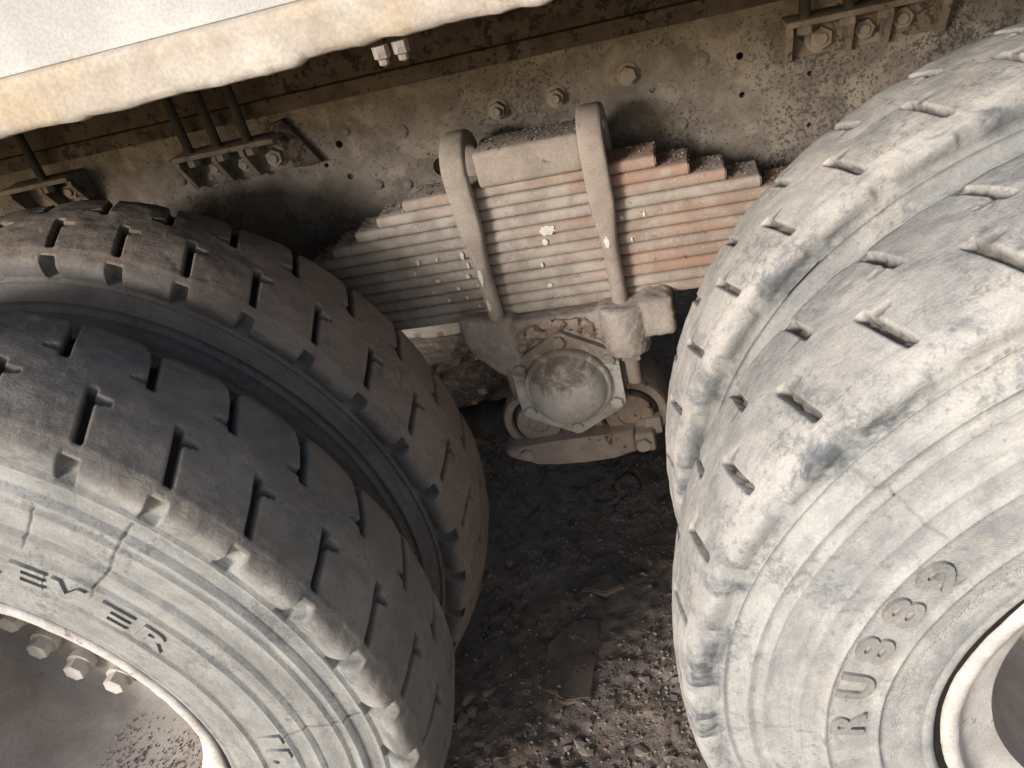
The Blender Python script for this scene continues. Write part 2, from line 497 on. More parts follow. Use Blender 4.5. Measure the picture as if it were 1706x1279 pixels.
t = NT('dark_grit')
gn = t.n("ShaderNodeNewGeometry")
M['dark_grit'] = t.done(t.mix(t.math('POWER', gn.outputs["Random Per Island"], 2.5), (0.07, 0.055, 0.046), (0.30, 0.26, 0.225)), 0.95)
stone_mesh = []
for k in range(8):
    V, F = hull(stone_pts(17, 300 + k))
    me = from_np("stone", V, F, False); me.materials.append(M['stone']); stone_mesh.append(me)
nst = 0
while nst < 36:
    x = rng.uniform(0.38, 0.92); y = 0.16 + 0.62 * rng.random() ** 1.3
    s = 0.006 + 0.008 * rng.random() ** 2.0
    o = bpy.data.objects.new("stone", stone_mesh[nst % 8]); COL.objects.link(o)
    o.scale = (s * rng.uniform(0.9, 1.4), s, s * rng.uniform(0.35, 0.7))
    o.rotation_euler = (rng.uniform(-.2, .2), rng.uniform(-.2, .2), rng.uniform(0, 6.28))
    o.location = (x, y, ground_h(np.array([[x, y, 0]]))[0] + s * 0.15)
    tag(o, "small angular brown stone lying loose on the dirt between the tyres", "stone", "small loose stones on the dirt")
    nst += 1

def slab(name, pts, z0, h, mat, label, tilt=(0, 0)):
    bm = bmesh.new()
    cx = sum(p_[0] for p_ in pts) / len(pts); cy = sum(p_[1] for p_ in pts) / len(pts)
    a = [bm.verts.new((x - cx, y - cy, h)) for x, y in pts]
    b = [bm.verts.new(((x - cx) * 1.06, (y - cy) * 1.06, -0.01)) for x, y in pts]
    n = len(pts)
    f = bm.faces.new(a)
    for i in range(n): bm.faces.new((a[i], b[i], b[(i + 1) % n], a[(i + 1) % n]))
    bm.faces.new(b[::-1])
    bmesh.ops.bevel(bm, geom=list(f.edges), offset=h * 0.25, segments=2, affect='EDGES')
    bmesh.ops.triangulate(bm, faces=bm.faces[:])
    bmesh.ops.subdivide_edges(bm, edges=bm.edges[:], cuts=2, use_grid_fill=True)
    for v in bm.verts:
        q = np.array([[v.co.x + cx, v.co.y + cy, v.co.z]])
        v.co.z += fbm(q, 40, 8, 3)[0] * 0.0030
        v.co.x += fbm(q, 45, 18, 3)[0] * 0.0055; v.co.y += fbm(q, 45, 28, 3)[0] * 0.0055
    o = bm_obj(name, bm, mat)
    o.location = (cx, cy, z0)
    o.rotation_euler = (tilt[0], tilt[1], 0)
    tag(o, label, "stone")
    return o

# ------------------------------------------------------------------ wheels
PITCH = 360.0 / 37
def tyre_profile():
    """(y, r) from the outer bead over the crown to the inner bead"""
    out = [(0.040, 0.262), (0.038, 0.2715), (0.036, 0.2765), (0.016, 0.2785), (0.0100, 0.2800), (0.0078, 0.2815), (0.0066, 0.2830), (0.0062, 0.2845),
           (0.0058, 0.2880), (0.0070, 0.2895), (0.0060, 0.2912), (0.0052, 0.298), (0.0046, 0.306), (0.0042, 0.314), (0.0040, 0.322), (0.0040, 0.3275),
           (0.0008, 0.3288), (0.0008, 0.3304), (0.0040, 0.3318), (0.0036, 0.338), (0.0032, 0.344), (0.0030, 0.350), (0.0030, 0.356), (0.0032, 0.362), (0.0034, 0.368), (0.0040, 0.3735),
           (0.0012, 0.3752), (0.0014, 0.3770), (0.0056, 0.3788), (0.0052, 0.384), (0.0062, 0.391), (0.0066, 0.397), (0.0058, 0.4000), (0.0112, 0.4022), (0.0110, 0.4055), (0.0116, 0.412), (0.0133, 0.419), (0.0148, 0.426), (0.0136, 0.4292), (0.0138, 0.4306), (0.0175, 0.4322), (0.0182, 0.4385),
           (0.0155, 0.4425), (0.0150, 0.4455), (0.0228, 0.4475), (0.0235, 0.4500), (0.0248, 0.4540), (0.0268, 0.4590), (0.0285, 0.4632), (0.0250, 0.4654), (0.0252, 0.4666), (0.0300, 0.4685)]
    sh = [(0.0282, 0.4720), (0.0258, 0.4768), (0.0238, 0.4816), (0.0222, 0.4862), (0.0210, 0.4908), (0.0203, 0.4952), (0.0203, 0.4995), (0.0212, 0.5034), (0.0235, 0.5070), (0.0272, 0.5104), (0.0318, 0.5134), (0.0345, 0.5150), (0.0362, 0.5160)]
    y0, r0 = sh[-1]
    crown = []
    ys = list(np.arange(0.0385, 0.193, 0.0026))
    yc, hw = 0.1150, 0.0815
    for y in ys:
        u_ = (y - yc) / hw
        crown.append((y, 0.5285 - 0.0123 * abs(u_) ** 2.1))
    half = out + sh
    inner = [(2 * yc - y, r) for y, r in half[::-1]]
    inner = [(y, r) for y, r in inner if y > crown[-1][0] + 0.001]
    inner = inner[:16] + inner[16::3]
    return half + crown + inner, len(out), len(half), len(half) + len(crown)

def smst(x, a, b):
    t_ = np.clip((x - a) / (b - a), 0, 1)
    return t_ * t_ * (3 - 2 * t_)

def tyre_mesh(name, phase, t0, t1, depth, fill, cracks, hatch, seed, dense=52, wear=1.0, inner_edge=1.0, crown=0.522, floor=0.5105, tick=1.0, nsoft=0.12, nfloor=0.038, gravel=0.0):
    prof, n_side, n_half, n_crown = tyre_profile()
    Y = np.array([p_[0] for p_ in prof]); Rr = np.array([p_[1] for p_ in prof])
    k0 = (crown - 0.4685) / (0.5285 - 0.4685)
    Rr = np.where((np.arange(len(Rr)) >= n_side) & (Rr > 0.4685), 0.4685 + (Rr - 0.4685) * k0, Rr)
    # profile normals
    dy = np.gradient(Y); dr = np.gradient(Rr)
    L = np.hypot(dy, dr); ny_, nr_ = -dr / L, dy / L
    # theta columns: dense between t0 and t1 (degrees), coarse elsewhere
    cols = [phase + PITCH * k + PITCH * j / dense for k in range(37) for j in range(dense)]
    cols = np.array(cols)
    w = (cols - t0) % 360
    span = (t1 - t0)
    jj = np.tile(np.arange(dense), 37)
    keep = (w <= span) | (jj % 4 == 0)
    cols = cols[keep]
    nth, npf = len(cols), len(prof)
    TH0 = np.repeat(cols[:, None], npf, 1)
    YY = np.repeat(Y[None], nth, 0); RR = np.repeat(Rr[None], nth, 0)
    row = np.repeat(np.arange(npf)[None], nth, 0)
    shear = 41.0 * (np.clip(Y, 0.02, 0.215) - 0.042)
    shear = np.where(np.arange(npf) < n_side, shear[n_side], shear)
    shear = np.where((np.arange(npf) > n_crown + 14), shear[min(n_crown + 12, npf - 1)], shear)
    TH = TH0 + shear[None]
    pitch_id = np.floor((TH0 - phase + PITCH / 2) / PITCH)
    ph = (TH0 - phase + PITCH / 2) % PITCH - PITCH / 2         # degrees from the slot of row A
    ph2 = (TH0 - phase - 3.9 + PITCH / 2) % PITCH - PITCH / 2   # row B sits 3.9 degrees on
    def box(v, c, h, s): return smst(-np.abs(v - c), -h - s, -h + s)
    tread = (row >= n_side)
    jit = lambda k: 0.5 + 0.5 * np.sin(pitch_id * 12.9898 + k)
    D = np.zeros_like(YY)
    hwA = 0.50
    slotA = box(ph, 0, hwA, 0.12) * box(YY, 0.072, 0.030, 0.0022) * tread
    # tick on the inner end of row A, on the lower-theta side
    tl = np.clip((-ph) / 2.3, 0, 1)
    tickA = smst(0.0045 * (1.25 - tl) - np.abs(YY - 0.089 - 0.003 * tl), -0.001, 0.001) * (ph < 0.3) * (ph > -2.3) * tread
    slotB = box(ph2, 0, hwA, 0.12) * box(YY, 0.158, 0.027, 0.0022) * tread
    tl2 = np.clip(ph2 / 2.3, 0, 1)
    tickB = smst(0.004 * (1.25 - tl2) - np.abs(YY - 0.140 + 0.003 * tl2), -0.001, 0.001) * (ph2 > -0.3) * (ph2 < 2.3) * tread
    inner_zone = (row >= n_half) & (YY > 0.178) & (RR > 0.47)
    gapw = 0.45 + 0.75 * smst(YY, 0.182, 0.206)
    gap = smst(-np.abs(ph2 - 0.15), -gapw - 0.13, -gapw + 0.13) * inner_zone * smst(RR, 0.472, 0.482)
    cham = smst(np.abs(ph2), PITCH / 2 * 0.35, PITCH / 2 * 0.98)     # 0 in mid gap.. 1 mid block
    sh_rows = (row >= n_side) & (row < n_half + 2)
    wn_ = 1.15 + 0.25 * (jit(9) - 0.5)
    rtop = 0.4685 + (0.5105 - 0.4685) * k0
    nsk = ph - 0.35 + 0.25 * (jit(1) - .5)
    notch = smst(-np.abs(nsk), -wn_ - nsoft, -wn_ + nsoft) * sh_rows * (YY < 0.0366) * (smst(-RR, -rtop - 0.006 * (nsoft > 0.2), -rtop + 0.0005))
    slot = np.maximum.reduce([slotA, slotB])
    jd = 0.75 + 0.4 * jit(3)
    D = np.maximum.reduce([slot * depth * jd, np.maximum(tickA, tickB) * tick * depth * 0.55 * (0.6 + 0.6 * jit(5)), gap * depth * 1.15 * inner_edge])
    gv = vnoise(np.stack([TH.ravel() * 9, YY.ravel() * 900, RR.ravel() * 0], 1), 0.16, seed + 3).reshape(YY.shape)
    D = D * (1 - gravel * 0.42 * np.maximum(slotA, slotB) * smst(gv, -0.1, 0.35))
    # rounded block shoulders on the inner edge
    iz = smst(YY, 0.186, 0.206) * (RR > 0.48)
    bl = np.abs((ph2 + PITCH / 2) % PITCH - PITCH / 2)
    bl = np.clip(1 - bl / 2.6, 0, 1)
    D = D + iz * inner_edge * (0.006 * bl * bl)
    base = np.stack([RR * np.cos(np.radians(TH)), YY, RR * np.sin(np.radians(TH))], -1).reshape(-1, 3)
    tz = tread.astype(float) * smst(RR, 0.470, 0.50)
    D = D + (fbm(base, 14, seed, 3) * 0.0022).reshape(YY.shape) * tz * wear
    D = D + (fbm(base, 60, seed + 5, 2) * 0.0007).reshape(YY.shape) * tz
    D = D + (fbm(base, 75, seed + 6, 3) * 0.0006).reshape(YY.shape) * tread * (YY < 0.05) * smst(RR, 0.47, 0.48)
    D = D + (fbm(base, 9, seed + 9, 2) * 0.0012).reshape(YY.shape) * (1 - tz)
    crk = np.zeros_like(YY)
    for (ct, r0_, r1_, dp) in cracks:
        wob = 0.5 * vnoise(np.stack([RR.ravel() * 40, RR.ravel() * 0 + ct, RR.ravel() * 0], 1), 1.0, 3).reshape(YY.shape)
        cm = smst(-np.abs((TH - ct - wob + 180) % 360 - 180), -0.27, -0.06) * (RR > r0_) * (RR < r1_) * (row < n_side + 1)
        D = D + dp * cm
        crk = np.maximum(crk, cm * (0.6 if gravel == 0 else 0.35))
    D = D * (1 - notch)
    rr2 = RR - D * nr_[None]
    yy2 = YY - D * ny_[None]
    yy2 = yy2 + notch * np.maximum(0, nfloor + 0.0015 * jit(7) - yy2)
    if gravel > 0:
        yy2 = np.where((RR > 0.4676) & (RR < 0.490) & (YY < 0.06), np.minimum(yy2, 0.0258), yy2)
    X = rr2 * np.cos(np.radians(TH)); Z = rr2 * np.sin(np.radians(TH))
    Z = np.maximum(Z, -floor + 0.003 * np.cos(X * 6))
    V = np.stack([X, yy2, Z], -1).reshape(-1, 3)
    idx = np.arange(nth * npf).reshape(nth, npf)
    nxt = np.roll(idx, -1, 0)
    F = np.stack([idx[:, :-1], idx[:, 1:], nxt[:, 1:], nxt[:, :-1]], -1).reshape(-1, 4)
    me = from_np(name, V, F[:, ::-1])
    def fa(n_, arr):
        a_ = me.attributes.new(n_, 'FLOAT', 'POINT')
        a_.data.foreach_set("value", np.ascontiguousarray(arr, np.float32).ravel())
    nz = fbm(base, 26, seed + 13, 3).reshape(YY.shape)
    side = np.where(row <= n_half, 1 - smst(RR + nz * 0.006 + 0.03 * smst(YY, .02, .05), 0.480, 0.512), 0.0)
    fa("side", side)
    fa("slot", np.clip(np.maximum.reduce([slot * 1.0, np.maximum(tickA, tickB) * 0.7, gap * 0.6]), 0, 1) * fill + crk)
    fa("shoulder", smst(RR, 0.462, 0.472) * (1 - smst(RR, 0.494, 0.508)) * (YY < 0.08) * (1 - 0.9 * notch * gravel))
    hm = np.zeros_like(YY)
    for a_, b_ in hatch:
        hm = np.maximum(hm, ((TH > a_) & (TH < b_)) * smst(RR, 0.331, 0.333) * (1 - smst(RR, 0.373, 0.375)) * (row < n_side))
    fa("hatch", hm)
    fa("micro", smst(RR, 0.3085, 0.3105) * (1 - smst(RR, 0.3190, 0.3205)) * (row < n_side) * (vnoise(np.stack([TH.ravel() * 0.09, TH.ravel() * 0, TH.ravel() * 0], 1), 1.0, 5).reshape(YY.shape) > -0.25))
    return me

def letter_obj(ch, th_c, width_deg, r0, r1, yface, mat, parent, h=0.0036, bold=0.030, dark=0.0):
    cu = bpy.data.curves.new("letter", 'FONT')
    cu.body = ch
    cu.size = 1.0
    cu.offset = bold
    cu.extrude = 0.5
    cu.resolution_u = 5
    tmp = bpy.data.objects.new("letter", cu); COL.objects.link(tmp)
    dg = bpy.context.evaluated_depsgraph_get()
    me = bpy.data.meshes.new_from_object(tmp.evaluated_get(dg))
    bpy.data.objects.remove(tmp); bpy.data.curves.remove(cu)
    n = len(me.vertices)
    co = np.empty(n * 3, np.float32); me.vertices.foreach_get("co", co); co = co.reshape(-1, 3)
    mn, mx = co.min(0), co.max(0)
    H = 0.72 if ch == '.' else mx[1] - mn[1]
    y0 = 0 if ch == '.' else mn[1]
    v = (co[:, 1] - y0) / H
    u_ = (co[:, 0] - (mn[0] + mx[0]) / 2) / (mx[0] - mn[0])
    th = np.radians(th_c - u_ * width_deg)
    r_ = r0 + v * (r1 - r0)
    yy = yface - np.where(co[:, 2] > 0, h, -0.002)
    sh_ = 1 - 0.0 * v
    out = np.stack([r_ * np.cos(th), yy, r_ * np.sin(th)], 1)
    me.vertices.foreach_set("co", out.astype(np.float32).ravel())
    me.update()
    bm = bmesh.new(); bm.from_mesh(me)
    bmesh.ops.recalc_face_normals(bm, faces=bm.faces); bm.to_mesh(me); bm.free()
    for nm, val in (("side", 1.0), ("slot", dark), ("shoulder", 0.0), ("hatch", 0.0), ("micro", 0.0)):
        a_ = me.attributes.new(nm, 'FLOAT', 'POINT'); a_.data.foreach_set("value", np.full(n, val, np.float32))
    me.materials.clear()
    o = link("letter", me, mat, parent)
    return o

def hex_pts(r, rot=0.0, c=(0, 0)):
    return [(c[0] + r * math.cos(rot + PI / 3 * k), c[1] + r * math.sin(rot + PI / 3 * k)) for k in range(6)]

def rim_mesh(bm):
    add_lathe(bm, [(0.044, 0.2728), (0.020, 0.2726), (0.0130, 0.2722), (0.0098, 0.2705), (0.0085, 0.2640), (0.0105, 0.2575), (0.018, 0.2555), (0.025, 0.2510), (0.034, 0.2350), (0.045, 0.2190)], n=120)
def barrel_mesh(bm):
    add_lathe(bm, [(0.0445, 0.2187), (0.070, 0.2160), (0.120, 0.2140), (0.180, 0.2110), (0.205, 0.2060),
                   (0.216, 0.1960), (0.220, 0.1780), (0.220, 0.1250), (0.222, 0.1180), (0.226, 0.0)], n=120)

def rim_data(fn, name, mat):
    bm = bmesh.new(); fn(bm)
    for v in bm.verts:
        q = np.array([v.co[:]])
        l_ = v.co.xz.length
        if v.co.y < 0.018 and l_ > 0.255:
            v.co.y += fbm(q, 90, 4, 3)[0] * 0.0010
        d_ = fbm(q, 18, 6, 3)[0] * 0.0012
        if l_ > 0.03:
            v.co.x += v.co.x / l_ * d_; v.co.z += v.co.z / l_ * d_
    me = bpy.data.meshes.new(name)
    bmesh.ops.recalc_face_normals(bm, faces=bm.faces)
    for f in bm.faces: f.smooth = True
    bm.to_mesh(me); bm.free(); me.materials.append(mat)
    return me
M['barrel'] = dusty('barrel', (0.29, 0.262, 0.242), (0.41, 0.378, 0.352), (0.20, 0.16, 0.13), 0.66, 0.74, 40, 10, 0.3)
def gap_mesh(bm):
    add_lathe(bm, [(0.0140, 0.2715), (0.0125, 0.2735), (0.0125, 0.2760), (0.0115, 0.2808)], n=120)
M['gap_shade'] = dusty('gap_shade', (0.012, 0.011, 0.010), (0.022, 0.020, 0.018), None)  # black ring painted in as the shade between tyre bead and rim lip
gap_me = rim_data(gap_mesh, "gap_shade_ring", M['gap_shade'])
rim_me = rim_data(rim_mesh, "rim", M['rim'])
barrel_me = rim_data(barrel_mesh, "rim_barrel", M['barrel'])
bm = bmesh.new()
add_prism(bm, hex_pts(0.0165, 0.3), 0.188, 0.206, 0.0012)
add_lathe(bm, [(0.206, 0.0), (0.206, 0.021), (0.2195, 0.021)], n=20)
nut_me = bpy.data.meshes.new("wheel_nut"); bmesh.ops.recalc_face_normals(bm, faces=bm.faces); bm.to_mesh(nut_me); bm.free(); nut_me.materials.append(M['rim_bolt'])

def wheel(x, y, z, me, mat, label, nut_phase=0.0):
    w = empty("truck_wheel", (x, y, z))
    tag(w, label, "wheel", "wheels in the two dual pairs")
    ty = bpy.data.objects.new("tyre", me); COL.objects.link(ty); ty.parent = w
    if len(me.materials) == 0: me.materials.append(mat)
    ty.material_slots[0].link = 'OBJECT'; ty.material_slots[0].material = mat
    rm = bpy.data.objects.new("rim", rim_me); COL.objects.link(rm); rm.parent = w
    rb_ = bpy.data.objects.new("rim_barrel", barrel_me); COL.objects.link(rb_); rb_.parent = rm
    lr_ = bpy.data.objects.new("gap_shade_ring", gap_me); COL.objects.link(lr_); lr_.parent = rm
    for k in range(16):
        if k == 3: continue
        a = rad(-158.5 + nut_phase + 22.5 * k)
        nb = bpy.data.objects.new("wheel_nut", nut_me); COL.objects.link(nb); nb.parent = rm
        nb.location = (0.160 * math.cos(a), 0, 0.160 * math.sin(a))
    return w, ty, rm

tyL = tyre_mesh("tyre", 51.7, -60, 110, 0.016, 1.0, [(43.0, 0.356, 0.463, 0.0014), (54.3, 0.385, 0.441, 0.0014), (2.0, 0.36, 0.463, 0.0009)], [(26, 60)], 1)
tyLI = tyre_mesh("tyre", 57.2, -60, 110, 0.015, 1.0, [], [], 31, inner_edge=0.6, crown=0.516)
tyR = tyre_mesh("tyre", 126.9, 80, 230, 0.0115, 0.9, [(138.2, 0.378, 0.463, 0.0012), (180.0, 0.378, 0.463, 0.0008)], [(134, 163)], 61, wear=0.25, inner_edge=0.2, crown=0.512, floor=0.5031, tick=0.28, nsoft=0.4, nfloor=0.0238, gravel=1.0)
tyRI = tyre_mesh("tyre", 113.2, 80, 230, 0.0115, 0.9, [], [], 91, wear=0.25, inner_edge=0.2, crown=0.512, floor=0.5031, tick=0.28, nsoft=0.4, nfloor=0.0238, gravel=1.0)
DUAL = 0.308
wL, tL, rL = wheel(0, 0, Z0, tyL, M['rubber_left'], "dark treaded outer wheel at lower left with pale sidewall lettered EVER", 0)
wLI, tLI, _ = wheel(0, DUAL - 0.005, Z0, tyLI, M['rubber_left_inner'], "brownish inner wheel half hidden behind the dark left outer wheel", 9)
wR, tR, _ = wheel(WB, 0.0092, Z0 + R_DZ, tyR, M['rubber_right'], "pale dust covered outer wheel at lower right lettered RU889", 4)
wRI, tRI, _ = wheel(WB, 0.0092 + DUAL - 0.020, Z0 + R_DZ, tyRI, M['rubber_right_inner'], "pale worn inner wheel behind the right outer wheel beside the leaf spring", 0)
for x, y, dz, lab in ((0, 2.03, 0, "far side inner wheel of the left axle in the dark under the truck"), (0, 2.335, 0, "far side outer wheel of the left axle in the dark under the truck"),
                      (WB, 2.03, R_DZ, "far side inner wheel of the right axle in the dark under the truck"), (WB, 2.335, R_DZ, "far side outer wheel of the right axle in the dark under the truck")):
    w = empty("truck_wheel", (x, y, Z0 + dz)); w.rotation_euler = (0, 0, PI)
    tag(w, lab, "wheel", "wheels on the far side of the truck")
    ty = bpy.data.objects.new("tyre", tyRI); COL.objects.link(ty); ty.parent = w
    ty.material_slots[0].link = 'OBJECT'; ty.material_slots[0].material = M['rubber_left']
    rm = bpy.data.objects.new("rim", rim_me); COL.objects.link(rm); rm.parent = w
    rb_ = bpy.data.objects.new("rim_barrel", barrel_me); COL.objects.link(rb_); rb_.parent = rm
for ch, th in zip("REVER", (60.2, 53.0, 46.6, 38.3, 31.0)):
    letter_obj(ch, th, 5.6, 0.3395, 0.3665, 0.0030, M['rubber_left'], tL)
for ch, th, wd in (("1", 1.2, 2.2), ("1", -2.9, 2.2), (".", -6.0, 1.0)):
    letter_obj(ch, th, wd, 0.345, 0.3725, 0.0032, M['rubber_left'], tL)
for ch, th in zip("RU889", (176.4, 167.6, 159.4, 151.3, 143.8)):
    letter_obj(ch, th, 5.2, 0.3415, 0.3705, 0.0030, M['rubber_right'], tR, dark=0.42)

def rim_dust(r):
    a = rad(r.uniform(-108, -28)); y = r.uniform(0.05, 0.20); rr_ = 0.2165 - (y - 0.045) * 0.03
    return (rr_ * math.cos(a), y, rr_ * math.sin(a))
GV, GF, off = [], [], 0
for k in range(2600):
    p_ = np.array(rim_dust(rng)); V, F = protos[k % 10]; s_ = 0.0005 + 0.0034 * rng.random() ** 4
    GV.append(V * s_ + p_); GF.append(F + off); off += len(V)
rd = link("dirt_crumbs", from_np("dirt_crumbs", np.concatenate(GV), np.concatenate(GF), False), M['grit'], rL); rd["kind"] = "stuff"

# axles joining the wheels across the truck
for x, dz, lab in ((0.0, 0.0, "round axle tube running inwards from the left pair of wheels"), (WB, R_DZ, "round axle tube running inwards from the right pair of wheels")):
    ax = empty("drive_axle", (x, 0.72, Z0 + dz)); tag(ax, lab, "axle")
    bm = bmesh.new(); add_lathe(bm, [(0.13, 0.0), (0.13, 0.11), (0.30, 0.18), (0.44, 0.18), (0.62, 0.11), (1.10, 0.075)][0:0] + [(-0.17, 0.0), (-0.17, 0.075), (0.25, 0.075), (0.36, 0.17), (0.54, 0.17), (0.65, 0.075), (1.2, 0.075), (1.2, 0.0)], n=32)
    bm_obj("axle_tube", bm, M['drum'], ax)
    bm = bmesh.new(); add_lathe(bm, [(-0.19, 0.0), (-0.19, 0.20), (-0.08, 0.205), (-0.08, 0.0)], n=48)
    bm_obj("brake_drum", bm, M['drum'], ax)

# ------------------------------------------------------------------ chassis frame
def Zr(z): return z + Z0
WEB = 0.740
frame = empty("chassis_frame", (0.655, WEB, Zr(0.25)))
tag(frame, "long dusty speckled chassis rail with bolts and holes behind the leaf spring", "chassis rail")
def child(o, parent):
    """keep world placement under a translated parent"""
    o.parent = parent
    o.location = o.location - parent.location
    return o
bm = bmesh.new()
add_box(bm, -2.2, 3.4, WEB, WEB + 0.008, Zr(0.255), Zr(0.517))
rail = bm_obj("side_rail", bm, M['frame'])
HOLES = [(0.35, 0.451, .006), (0.35, 0.398, .005), (0.317, 0.423, .004), (0.505, 0.385, .015), (0.842, 0.436, .0042), (0.966, 0.457, .0052), (0.965, 0.404, .0042), (1.057, 0.415, .0036), (1.054, 0.343, .0036)]
bm = bmesh.new()
for x, z, r in HOLES:
    add_lathe(bm, [(WEB - 0.03, 0), (WEB - 0.03, r), (WEB + 0.03, r), (WEB + 0.03, 0)], c=(x, Zr(z)), n=20)
cut = bm_obj("cutter", bm, None)
md = rail.modifiers.new("b", 'BOOLEAN'); md.object = cut; md.operation = 'DIFFERENCE'; md.solver = 'EXACT'
dg = bpy.context.evaluated_depsgraph_get()
me = bpy.data.meshes.new_from_object(rail.evaluated_get(dg)); rail.modifiers.clear(); rail.data = me; me.name = "side_rail"
me.materials.clear(); me.materials.append(M['frame'])
me.polygons.foreach_set("use_smooth", np.zeros(len(me.polygons), bool))
bpy.data.objects.remove(cut)
child(rail, frame)
bm = bmesh.new(); add_box(bm, -2.2, 3.4, WEB + 0.0081, WEB + 0.09, Zr(0.509), Zr(0.5168), 0.002)
child(bm_obj("top_flange", bm, M['frame']), frame)
bm = bmesh.new(); add_box(bm, -2.2, 3.4, WEB + 0.0081, WEB + 0.09, Zr(0.2552), Zr(0.263), 0.002)
child(bm_obj("bottom_flange", bm, M['frame']), frame)

def hexbolt(x, z, y, r=0.012, h=0.010, stud=0.0, washer=True, parent=None, mat=None, name="hex_bolt", rot=None):
    bm = bmesh.new()
    yb = 0.0
    if washer:
        add_lathe(bm, [(0.004, 0.0), (0.004, 0.0)], n=3) if False else None
        add_lathe(bm, [(0.002, r * 1.32), (-0.0022, r * 1.32), (-0.0030, r * 1.22), (-0.0030, 0.0)], n=24)
        yb = -0.003
    add_prism(bm, hex_pts(r, random.uniform(0, 1) if rot is None else rot), yb - h, yb + 0.001, 0.0010)
    if stud:
        add_lathe(bm, [(yb - h - stud, 0.0), (yb - h - stud, r * 0.45), (yb - h - stud + 0.001, r * 0.52), (yb - h + 0.002, r * 0.52)], n=16)
    o = bm_obj(name, bm, mat or M['bolt'])
    o.location = (x, y, z)
    if parent: child(o, parent)
    return o
def rivet(x, z, y, r=0.010, h=0.005, parent=None):
    bm = bmesh.new()
    add_lathe(bm, [(0.002, r), (-0.002, r), (-h * 0.8, r * 0.75), (-h, r * 0.35), (-h, 0)], n=20)
    o = bm_obj("rivet", bm, M['frame']); o.location = (x, y, z)
    child(o, parent)
for x, z, st in ((0.614, 0.454, .008), (0.704, 0.455, .008), (0.811, 0.465, .0), (0.622, 0.4045, 0), (0.712, 0.406, 0)):
    hexbolt(x, Zr(z), WEB, 0.0125, 0.010, st, True, frame)
for x, z, r in ((0.456, 0.451, .011), (0.913, 0.464, .0115), (0.876, 0.380, .010), (0.393, 0.377, .008), (0.441, 0.368, .008), (0.369, 0.468, .006), (0.056, 0.447, .010)):
    rivet(x, Zr(z), WEB, r, 0.005, frame)

# body mounting brackets on the rail
def mount_bracket(x0, x1, ribs, boltx, zt, zb, label, gusset=None, flip=False, studs=True):
    b = empty("mounting_bracket", ((x0 + x1) / 2, WEB, Zr(zb)))
    tag(b, label, "bracket", "body mounting brackets along the rail")
    bm = bmesh.new(); add_box(bm, x0, x1, WEB - 0.006, WEB - 0.0004, Zr(zb), Zr(zt - 0.0085), 0.001)
    child(bm_obj("back_plate", bm, M['bracket']), b)
    bm = bmesh.new(); add_box(bm, x0, x1, WEB - 0.052, WEB - 0.0003, Zr(zt - 0.008), Zr(zt), 0.0015)
    child(bm_obj("shelf", bm, M['bracket']), b)
    for rx, t_ in ribs:
        bm = bmesh.new()
        prof = [(WEB - 0.0062, Zr(zb)), (WEB - 0.020, Zr(zb)), (WEB - 0.046, Zr(zt - 0.018)), (WEB - 0.046, Zr(zt - 0.0083)), (WEB - 0.0062, Zr(zt - 0.0083))]
        a_ = [bm.verts.new((rx - t_, yy, zz_)) for yy, zz_ in prof]; c_ = [bm.verts.new((rx + t_, yy, zz_)) for yy, zz_ in prof]
        bm.faces.new(a_); bm.faces.new(c_[::-1])
        for i in range(5): bm.faces.new((a_[i], c_[i], c_[(i + 1) % 5], a_[(i + 1) % 5]))
        child(bm_obj("rib", bm, M['bracket'], None, False), b)
    if gusset:
        g0, g1, gz0, gz1 = gusset
        bm = bmesh.new(); add_prism(bm, [(g0, Zr(gz1)), (g0 + (g1 - g0) * 0.35, Zr(gz1 + 0.003)), (g1, Zr(gz0)), (g1 - (g1 - g0) * 0.8, Zr(gz0 - 0.002))], WEB - 0.016, WEB - 0.0006, 0.002)
        child(bm_obj("gusset", bm, M['dark_frame']), b)  # same paint as the bracket; its shade is put in by a darker colour
    for bx, bz, r in boltx:
        hexbolt(bx, Zr(bz), WEB - 0.006, r, 0.010, 0.004, True, b)
    for bx, bz, r in boltx:
        bm = bmesh.new()
        add_lathe(bm, [(0, 0), (0, 0.0115), (0.012, 0.0115), (0.012, 0)], n=6)
        o = bm_obj("shelf_nut", bm, M['bolt'], None, False)
        o.rotation_euler = (PI / 2, 0, 0)
        o.location = (bx - 0.022, WEB - 0.034, Zr(zt - 0.020)); child(o, b)
        if studs:
            bm = bmesh.new(); add_tube(bm, [(0, 0, 0), (0, 0, 0.085)], 0.0075, 12)
            o = bm_obj("stud", bm, M['dark_rubber']); o.location = (bx - 0.022, WEB - 0.034, Zr(zt)); child(o, b)
    return b
mount_bracket(0.086, 0.270, ((0.092, .004), (0.158, .004), (0.208, .004)), ((0.138, 0.457, .012), (0.190, 0.454, .012), (0.243, 0.455, .0145)), 0.492, 0.432,
              "dusty bracket with three nuts above the left wheels, triangular end plate on its right", (0.258, 0.318, 0.434, 0.505))
mount_bracket(-0.245, -0.108, ((-0.235, .004), (-0.172, .004), (-0.112, .004)), ((-0.143, 0.469, .013),), 0.500, 0.442,
              "small dusty bracket with one bolt at far left just above the inner tyre")
mount_bracket(1.022, 1.222, ((1.0265, .0045), (1.103, .004), (1.149, .004), (1.216, .005)), ((1.070, 0.462, .0155), (1.124, 0.462, .0135), (1.170, 0.466, .0145)), 0.496, 0.440,
              "dark ribbed bracket with three bolts at top right above the right inner wheel")

